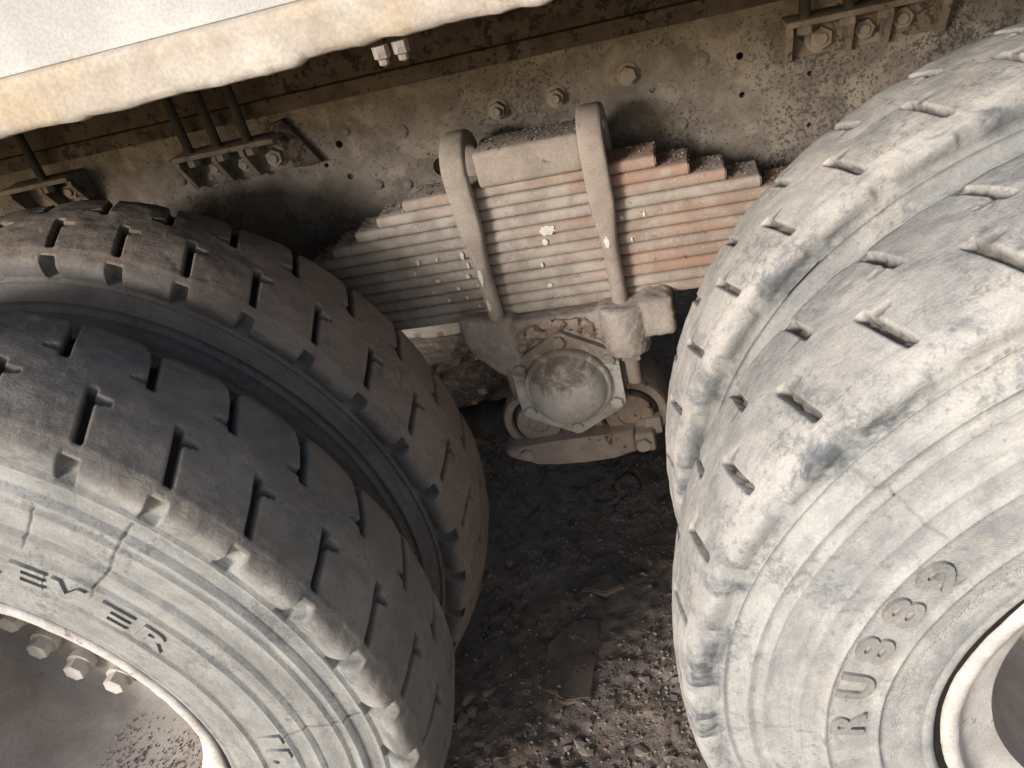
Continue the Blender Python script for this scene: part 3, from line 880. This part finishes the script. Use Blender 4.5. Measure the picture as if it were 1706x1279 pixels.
# ------------------------------------------------------------------ tipper body above
SK = 0.155
body = empty("dump_body", (0.655, SK, Zr(0.645)))
tag(body, "pale rusty underside of the truck body with a crusted lower edge at top left", "truck body")
nxs = 700
xs = np.linspace(-2.2, 3.4, nxs)
xs = np.concatenate([np.linspace(-2.2, 0.1, 60), np.linspace(0.105, 1.0, 320), np.linspace(1.03, 3.4, 60)])
edge = fbm(np.stack([xs, xs * 0, xs * 0], 1), 9, 2, 2) * 0.0015 + fbm(np.stack([xs, xs * 0, xs * 0], 1), 60, 3, 3) * 0.0013
edge += 0.004 * smst(xs, 0.592, 0.604)
prof = [(0.028, 0.010), (0.012, 0.0), (0.003, 0.002), (0.0, 0.008), (-0.001, 0.018), (-0.003, 0.032), (-0.0045, 0.040), (-0.001, 0.0435), (0.012, 0.045)]
V = []
for j, (py, pz) in enumerate(prof):
    w_ = 1.0 if j < 4 else max(0, 1 - (j - 3) * 0.35)
    bumpy = fbm(np.stack([xs, xs * 0 + py, xs * 0 + pz], 1), 40, 40 + j, 3) * 0.0016
    V.append(np.stack([xs, SK + py - bumpy, Zr(0.645) + pz + edge * w_], 1))
n = len(xs); V = np.concatenate(V); idx = np.arange(len(prof) * n).reshape(len(prof), n)
F = np.stack([idx[:-1, :-1], idx[:-1, 1:], idx[1:, 1:], idx[1:, :-1]], -1).reshape(-1, 4)
child(link("edge_rail", from_np("edge_rail", V, F), M['body']), body)
bm = bmesh.new(); add_box(bm, -2.2, 3.4, SK + 0.006, SK + 0.026, Zr(0.6895), Zr(2.4), 0.003)
child(bm_obj("side_plate", bm, M['body_white']), body)
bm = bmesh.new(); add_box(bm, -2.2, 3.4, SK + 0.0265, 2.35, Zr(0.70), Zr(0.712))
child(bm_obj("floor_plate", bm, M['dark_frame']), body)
for xc in np.arange(-2.0, 3.3, 0.42):
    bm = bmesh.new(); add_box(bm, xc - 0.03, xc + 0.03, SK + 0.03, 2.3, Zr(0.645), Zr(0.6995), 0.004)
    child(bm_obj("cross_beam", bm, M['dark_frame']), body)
bm = bmesh.new(); add_box(bm, -2.2, 3.4, WEB - 0.010, WEB + 0.09, Zr(0.5176), Zr(0.541), 0.002)
child(bm_obj("subframe_strip", bm, M['dark_frame']), body)
bm = bmesh.new(); add_box(bm, -2.2, 3.4, WEB + 0.006, WEB + 0.014, Zr(0.5415), Zr(0.644), 0.0)
child(bm_obj("subframe_rail", bm, M['dark_frame']), body)
for dx in (0.0, 0.015):
    bm = bmesh.new()
    add_lathe(bm, [(0, 0), (0, 0.0065), (0.009, 0.0065), (0.010, 0.004), (0.014, 0.004), (0.016, 0)], n=6)
    o = bm_obj("hanging_bolt", bm, M['mud'], None, False); o.rotation_euler = (-PI / 2, 0, 0.3)
    o.location = (0.657 + dx, SK + 0.018 + dx * 0.3, Zr(0.646)); child(o, body)
flap = empty("sun_block_flap", (-0.74, 0.33, Zr(0.40)))  # unseen flap, added to keep sun off the far ground under the truck
tag(flap, "unseen black rubber flap added to block sun in front of the left pair of wheels", "sun blocker")
bm = bmesh.new(); add_box(bm, -0.744, -0.736, 0.03, 0.62, Zr(-0.34), Zr(0.38), 0.002); child(bm_obj("blocker_sheet", bm, M['dark_rubber']), flap)
bm = bmesh.new(); add_box(bm, -0.760, -0.730, 0.03, 0.73, Zr(0.3805), Zr(0.42), 0.004); child(bm_obj("blocker_bar", bm, M['dark_frame']), flap)
# far rail of the frame
fr = empty("far_chassis_rail", (0.655, 1.6, Zr(0.25))); tag(fr, "second chassis rail on the far side under the truck", "chassis rail")
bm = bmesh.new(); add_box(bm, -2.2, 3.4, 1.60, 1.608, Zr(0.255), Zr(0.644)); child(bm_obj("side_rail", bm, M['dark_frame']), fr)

# ------------------------------------------------------------------ leaf spring pack
YS = 0.600
spring = empty("leaf_spring", (0.655, YS + 0.03, Zr(0.178)))
tag(spring, "stack of rusty dust coated spring leaves clamped between the wheels", "leaf spring")
PT = 0.01725
for i in range(12):
    zt = 0.385 - i * PT
    hl = 0.183 + i * 0.0440
    jx = random.uniform(-.003, .003)
    bm = bmesh.new()
    yo = random.uniform(-0.0012, 0.0012)
    x0, x1 = 0.655 - hl + jx, 0.655 + hl + jx
    nseg = 24
    secs = []
    h_, b_ = PT - 0.0005, 0.0062
    arc = [(b_ * (1 - math.sin(a_)), b_ * (1 - math.cos(a_))) for a_ in np.linspace(0, PI / 2, 5)]
    cs = [(YS + yo + p_, q_) for p_, q_ in arc] + [(YS + yo + p_, h_ - q_) for p_, q_ in arc[::-1]] + [ (YS + 0.064, h_), (YS + 0.068, h_ - 0.004), (YS + 0.068, 0.004), (YS + 0.064, 0)]
    for k in range(nseg + 1):
        x = x0 + (x1 - x0) * k / nseg
        e = min(x - x0, x1 - x)
        tz = h_ * 0.0
        wob = fbm(np.array([[x * 3, i * 3.7, 0]]), 3, 5, 2)[0] * 0.0004
        secs.append([bm.verts.new((x, y_, Zr(zt - PT) + z_ + wob)) for y_, z_ in cs])
    for A, B in zip(secs[:-1], secs[1:]):
        for q in range(len(cs)): bm.faces.new((A[q], A[(q + 1) % len(cs)], B[(q + 1) % len(cs)], B[q]))
    c1_, c2_ = bm.faces.new(secs[0][::-1]), bm.faces.new(secs[-1])
    bmesh.ops.bevel(bm, geom=list(c1_.edges) + list(c2_.edges), offset=0.002, segments=2, affect='EDGES')
    child(bm_obj("leaf", bm, M['leaf']), spring)
# debris on the exposed leaf steps and the clamp cap
bm = bmesh.new(); add_box(bm, 0.594, 0.7435, YS - 0.012, YS + 0.066, Zr(0.3856), Zr(0.437), 0.007, 3)
child(bm_obj("clamp_cap", bm, M['clamp']), spring)

def crumbs(name, n, sampler, s0, s1, parent, mat, seed):
    r = np.random.default_rng(seed)
    GV, GF, off = [], [], 0
    for k in range(n):
        V, F = protos[r.integers(10)]
        p_ = np.array(sampler(r)); s_ = s0 + (s1 - s0) * r.random() ** 3
        GV.append(V * s_ * np.array([1, .85, .7]) + p_); GF.append(F + off); off += len(V)
    o = link(name, from_np(name, np.concatenate(GV), np.concatenate(GF), False), mat)
    o["kind"] = "stuff"
    if parent: child(o, parent)
    return o
def step_top(r):
    i = r.integers(0, 5); sgn = r.choice((-1, 1)); hl = 0.183 + i * 0.044
    d = r.uniform(0.0, 0.044) if i else r.uniform(0, 0.09)
    return (0.655 + sgn * (hl - d), YS + 0.006 + 0.058 * r.random() ** 0.7, Zr(0.385 - i * PT) + 0.0003)
crumbs("debris", 1500, step_top, 0.0006, 0.0028, spring, M['dark_grit'], 5)
crumbs("debris", 420, lambda r: (r.uniform(0.598, 0.74), YS - 0.006 + 0.066 * r.random(), Zr(0.4372)), 0.0006, 0.0030, spring, M['dark_grit'], 6)
def u_bolt(x, lean):
    bm = bmesh.new()
    yf, yb = YS - 0.0165, YS + 0.083
    path = []
    for z in np.linspace(0.045, 0.41, 26): path.append((x + lean * (z - 0.18), yf, z, ))
    for a in np.linspace(0, PI, 14)[1:]:
        path.append((x + lean * 0.24, (yf + yb) / 2 - (yb - yf) / 2 * math.cos(a), 0.41 + 0.040 * math.sin(a)))
    for z in np.linspace(0.40, 0.10, 12)[1:]: path.append((x + lean * (z - 0.18), yb, z))
    rings = []
    n = 16
    for i, p_ in enumerate(path):
        a_, b_ = Vector(path[max(i - 1, 0)]), Vector(path[min(i + 1, len(path) - 1)])
        tn = (b_ - a_).normalized()
        xa = Vector((1, 0, 0)); na = tn.cross(xa).normalized()
        fl = float(smst(np.array(p_[2]), 0.27, 0.345))
        wx = 0.0118 + 0.0058 * fl; wy = 0.0118 - 0.0020 * fl
        ex = 2.0 + 2.2 * fl
        ring = []
        for k in range(n):
            c_, s_ = math.cos(2 * PI * k / n), math.sin(2 * PI * k / n)
            ring.append(bm.verts.new(Vector((p_[0], p_[1], Zr(p_[2]))) + xa * (wx * math.copysign(abs(c_) ** (2 / ex), c_)) + na * (wy * math.copysign(abs(s_) ** (2 / ex), s_))))
        rings.append(ring)
    for A, B in zip(rings[:-1], rings[1:]):
        for k in range(n): bm.faces.new((A[k], A[(k + 1) % n], B[(k + 1) % n], B[k]))
    bm.faces.new(rings[0]); bm.faces.new(rings[-1])
    child(bm_obj("u_bolt", bm, M['clamp'], None, True, 50), spring)
for ux in (0.5735, 0.7618):
    bm = bmesh.new()
    add_lathe(bm, [(0, 0), (0, 0.019), (0.016, 0.019), (0.018, 0.015), (0.018, 0)], n=6)
    o = bm_obj("u_bolt_nut", bm, M['clamp'], None, False); o.rotation_euler = (PI / 2, 0, 0.3)
    o.location = (ux, YS - 0.0165, Zr(0.088)); child(o, spring)
u_bolt(0.571, -0.02)
u_bolt(0.7605, -0.01)

def splash(x, z, rx, rz, y=YS - 0.0030, seed=1):
    bm = bmesh.new()
    n = 22
    c = bm.verts.new((x, y - 0.0008, Zr(z)))
    r_ = np.random.default_rng(seed)
    amp = 0.75 + 0.45 * r_.random(n)
    ring = [bm.verts.new((x + rx * amp[k] * math.cos(2 * PI * k / n), y - 0.0002 - 0.0, Zr(z) + rz * amp[k] * math.sin(2 * PI * k / n))) for k in range(n)]
    for k in range(n): bm.faces.new((c, ring[k], ring[(k + 1) % n]))
    child(bm_obj("paint_splash", bm, M['splash']), spring)

# ------------------------------------------------------------------ spring saddle and hub
sad = empty("spring_saddle", (0.659, YS, Zr(0.06)))
tag(sad, "mud caked saddle under the leaf spring holding the round hub cover", "spring saddle")
bm = bmesh.new()
add_box(bm, 0.520, 0.815, YS - 0.022, YS + 0.10, Zr(0.122), Zr(0.1765))
add_lathe(bm, [(YS - 0.012, 0), (YS - 0.012, 0.092), (YS + 0.13, 0.10), (YS + 0.13, 0)], c=(0.659, Zr(0.06)), n=32)
add_box(bm, 0.788, 0.836, YS - 0.042, YS + 0.09, Zr(0.130), Zr(0.1925), 0.008)
add_tube(bm, [(0.7605, YS - 0.018, Zr(0.106)), (0.7605, YS - 0.018, Zr(0.186))], 0.036, 20)
add_box(bm, 0.745, 0.83, YS - 0.030, YS + 0.08, Zr(0.122), Zr(0.188), 0.01)
add_prism(bm, [(0.510, Zr(0.196)), (0.596, Zr(0.187)), (0.60, Zr(0.06)), (0.560, Zr(0.085)), (0.530, Zr(0.125)), (0.511, Zr(0.150))], YS - 0.034, YS + 0.09, 0.012, 3)
add_box(bm, 0.60, 0.72, YS - 0.022, YS + 0.05, Zr(0.05), Zr(0.165))
so = voxel(bm, 0.0032, "saddle_casting", ((0.0008, 30, 3, 2), (0.0012, 210, 7, 3)), M['mud'])
child(so, sad)
HC = (0.659, Zr(0.060))
bm = bmesh.new()
hp = []
for k in range(6):
    a = PI / 2 + PI / 3 * k
    for da in (-0.16, -0.05, 0.05, 0.16):
        hp.append((HC[0] + (0.0955 - 0.10 * da * da * 2.2) * math.cos(a + da), HC[1] + (0.0955 - 0.10 * da * da * 2.2) * math.sin(a + da)))
add_prism(bm, hp, YS - 0.034, YS - 0.0205, 0.0018)
child(bm_obj("hub_flange", bm, M['hub']), sad)
bm = bmesh.new()
hp2 = [(HC[0] + (x - HC[0]) * 1.01, HC[1] + (z - HC[1]) * 1.01) for x, z in hp]
add_prism(bm, hp2, YS - 0.0203, YS - 0.010, 0.001)
child(bm_obj("gasket", bm, M['crust']), sad)
bm = bmesh.new()
add_lathe(bm, [(YS - 0.030, 0.0690), (YS - 0.038, 0.0690), (YS - 0.043, 0.0675), (YS - 0.045, 0.0650), (YS - 0.0455, 0.0615), (YS - 0.050, 0.0595), (YS - 0.059, 0.0565), (YS - 0.068, 0.0505), (YS - 0.0755, 0.042), (YS - 0.081, 0.031), (YS - 0.084, 0.018), (YS - 0.085, 0.0)], c=HC, n=64)
for v in bm.verts:
    q = np.array([v.co[:]]); v.co.y += fbm(q, 40, 2, 3)[0] * 0.0016 * (v.co.y < YS - 0.04)
child(bm_obj("hub_cover", bm, M['hub']), sad)
bm = bmesh.new()
add_lathe(bm, [(YS - 0.066, 0.010), (YS - 0.0845, 0.0085), (YS - 0.087, 0.006), (YS - 0.087, 0)], c=(HC[0] + 0.004, HC[1] + 0.020), n=16)
child(bm_obj("filler_plug", bm, M['hub']), sad)
for k in range(6):
    a = PI / 2 + PI / 3 * k
    hexbolt(HC[0] + 0.0805 * math.cos(a), HC[1] + 0.0805 * math.sin(a), YS - 0.034, 0.0105, 0.007, 0, False, sad, M['hub'], "hub_bolt", rot=0.4 * k)
# flaky mud packed between saddle and cover
bm = bmesh.new()
for k in range(26):
    a = rad(35 + 110 * k / 25)
    r = 0.100 + random.uniform(-.006, .010)
    s = random.uniform(0.008, 0.015)
    x, z = HC[0] + r * math.cos(a), HC[1] + r * math.sin(a)
    add_box(bm, x - s, x + s, YS - 0.030 + random.uniform(-.004, .006), YS + 0.01, z - s * 0.6, z + s * 0.6, 0.002, 1)
mo = voxel(bm, 0.0028, "mud_crust", ((0.0028, 70, 13, 3), (0.0014, 170, 17, 2)), M['crust'])
child(mo, sad)

# ------------------------------------------------------------------ torque rods below the hub
tr = empty("torque_rod", (0.655, 0.66, Zr(-0.14)))
tag(tr, "dusty link with two round bushing eyes joined by a plate under the hub cover", "torque rod")
def eye(cx, cz, r, y):
    bm = bmesh.new()
    add_lathe(bm, [(y + 0.12, 0.0), (y + 0.12, r), (y + 0.006, r), (y, r - 0.004), (y - 0.001, r * 0.76), (y + 0.007, r * 0.74), (y + 0.007, 0.0)], c=(cx, Zr(cz)), n=48)
    e = child(bm_obj("bushing_eye", bm, M['link']), tr)
    bm = bmesh.new()
    add_lathe(bm, [(y + 0.0068, r * 0.735), (y + 0.004, r * 0.72), (y + 0.004, r * 0.64), (y + 0.0068, r * 0.63)], c=(cx, Zr(cz)), n=48)
    child(bm_obj("rubber_ring", bm, M['dark_rubber']), tr)
    bm = bmesh.new()
    add_lathe(bm, [(y + 0.0066, r * 0.62), (y - 0.005, r * 0.60), (y - 0.007, r * 0.56), (y - 0.007, r * 0.30), (y - 0.003, r * 0.27), (y - 0.003, 0)], c=(cx, Zr(cz)), n=36)
    child(bm_obj("pin_end", bm, M['link']), tr)
eye(0.7335, -0.067, 0.068, 0.652)
eye(0.5750, -0.064, 0.066, 0.652)
bm = bmesh.new()
add_prism(bm, [(0.506, Zr(-0.106)), (0.520, Zr(-0.099)), (0.545, Zr(-0.095)), (0.600, Zr(-0.090)), (0.670, Zr(-0.087)), (0.738, Zr(-0.085)), (0.738, Zr(-0.133)), (0.700, Zr(-0.1385)), (0.650, Zr(-0.142)), (0.600, Zr(-0.1415)), (0.560, Zr(-0.137)), (0.530, Zr(-0.129)), (0.512, Zr(-0.119))], 0.624, 0.690, 0.009, 3)
child(bm_obj("link_plate", bm, M['link']), tr)
bm = bmesh.new(); add_box(bm, 0.5655, 0.5695, 0.6225, 0.66, Zr(-0.133), Zr(-0.094), 0.001)
child(bm_obj("plate_joint", bm, M['link']), tr)
bm = bmesh.new(); add_box(bm, 0.7385, 0.772, 0.622, 0.668, Zr(-0.132), Zr(-0.092), 0.006, 3)
child(bm_obj("clamp_block", bm, M['pin_metal']), tr)
bm = bmesh.new(); add_box(bm, 0.757, 0.786, 0.640, 0.690, Zr(-0.108), Zr(-0.074), 0.004, 2)
child(bm_obj("lock_plate", bm, M['pin_metal']), tr)
hexbolt(0.752, Zr(-0.113), 0.622, 0.0135, 0.007, 0, False, tr, M['pin_metal'], "clamp_bolt", 0.2)
hexbolt(0.546, Zr(-0.112), 0.624, 0.0120, 0.007, 0, False, tr, M['link'], "clamp_bolt", 0.5)
rod = empty("rod_tube", (0.50, 0.71, Zr(-0.10))); rod.name = "push_rod"
tag(rod, "dark ribbed round rod leaving the left bushing eye towards the left wheels", "rod")
bm = bmesh.new()
pth = [(0.520, 0.71, Zr(-0.085)), (0.500, 0.71, Zr(-0.087)), (0.499, 0.71, Zr(-0.087)), (0.470, 0.71, Zr(-0.088)), (0.469, 0.71, Zr(-0.088)), (0.455, 0.71, Zr(-0.089)), (0.454, 0.71, Zr(-0.089)), (0.05, 0.71, Zr(-0.10))]
add_tube(bm, pth, [0.036, 0.036, 0.033, 0.033, 0.036, 0.036, 0.031, 0.031], 24)
child(bm_obj("rod_tube", bm, M['drum']), rod)
# cast bracket carrying the trunnion
tb = empty("trunnion_bracket", (0.63, 0.76, Zr(0.0)))
tag(tb, "dark grey cast bracket standing behind the hub below the chassis rail", "bracket")
bm = bmesh.new()
add_prism(bm, [(0.50, Zr(0.30)), (0.80, Zr(0.30)), (0.775, Zr(0.08)), (0.74, Zr(-0.02)), (0.50, Zr(-0.02)), (0.47, Zr(0.05))], 0.775, 0.82, 0.006)
add_lathe(bm, [(0.72, 0), (0.72, 0.085), (1.75, 0.085), (1.75, 0)], c=HC, n=32)
bk = voxel(bm, 0.008, "bracket_casting", ((0.0012, 30, 3, 3),), M['drum'])
child(bk, tb)
# paint splashes flicked over the leaves
def leaf_mid(i): return 0.385 - (i + 0.5) * PT
for k, (x, i, rx, rz) in enumerate(((0.674, 4, 0.012, 0.0075), (0.667, 5, 0.0035, 0.005), (0.781, 4, 0.0025, 0.004), (0.812, 4, .0018, .004), (0.540, 5, 0.003, 0.0065), (0.500, 5, .0022, .003), (0.545, 6, .0022, .005), (0.540, 7, .003, .004), (0.52, 8, .003, .003), (0.492, 7, .004, .003), (0.47, 5, .0025, .005), (0.552, 8, .002, .003), (0.53, 9, .0022, .003), (0.655, 7, .002, .004), (0.66, 9, .004, .003), (0.50, 9, .002, .003), (0.48, 8, .002, .002), (0.79, 6, .0015, .004), (0.46, 6, .002, .003), (0.545, 10, .002, .002))):
    splash(x, leaf_mid(i), rx, min(rz, 0.0075), seed=k + 3)
splash(0.5665, 0.262, 0.003, 0.014, y=YS - 0.0288, seed=50)
splash(0.567, 0.215, 0.0025, 0.010, y=YS - 0.0288, seed=51)
splash(0.757, 0.285, 0.0035, 0.009, y=YS - 0.0284, seed=52)

# ------------------------------------------------------------------ flat stones on the ground
slab("flat_stone", [(0.50, 0.44), (0.555, 0.395), (0.60, 0.405), (0.605, 0.50), (0.61, 0.575), (0.56, 0.60), (0.51, 0.53)], -0.005, 0.009, M['slab'],
     "large dark flat stone slab half buried in the dirt between the wheels")
slab("flat_stone", [(0.57, 0.655), (0.62, 0.645), (0.655, 0.66), (0.63, 0.70), (0.58, 0.695)], -0.002, 0.012, M['slab'],
     "small flat stone with a pale front edge behind the large dark slab")
for k in range(22):
    x = rng.uniform(-0.12, 0.42); y = rng.uniform(1.35, 1.8); s_ = rng.uniform(0.010, 0.026)
    o = bpy.data.objects.new("stone", stone_mesh[k % 8]); COL.objects.link(o)
    o.scale = (s_ * 1.3, s_, s_ * 0.6); o.rotation_euler = (0.1, 0.1, rng.uniform(0, 6.28)); o.location = (x, y, 0.004)
    tag(o, "stone on the dim ground far under the truck, seen left of the saddle", "stone", "stones far under the truck")
ncl = 0
while ncl < 44:
    x = rng.uniform(0.36, 0.78); y = rng.uniform(0.24, 0.46)
    s_ = rng.uniform(0.007, 0.017)
    o = bpy.data.objects.new("clod", stone_mesh[ncl % 8]); COL.objects.link(o)
    o.scale = (s_ * rng.uniform(0.9, 1.5), s_, s_ * rng.uniform(0.22, 0.38))
    o.rotation_euler = (rng.uniform(-.15, .15), rng.uniform(-.15, .15), rng.uniform(0, 6.28))
    o.location = (x, y, ground_h(np.array([[x, y, 0]]))[0])
    tag(o, "flat angular clod of dried brown dirt in the foreground between the tyres", "dirt clod", "flat clods of dried dirt")
    ncl += 1
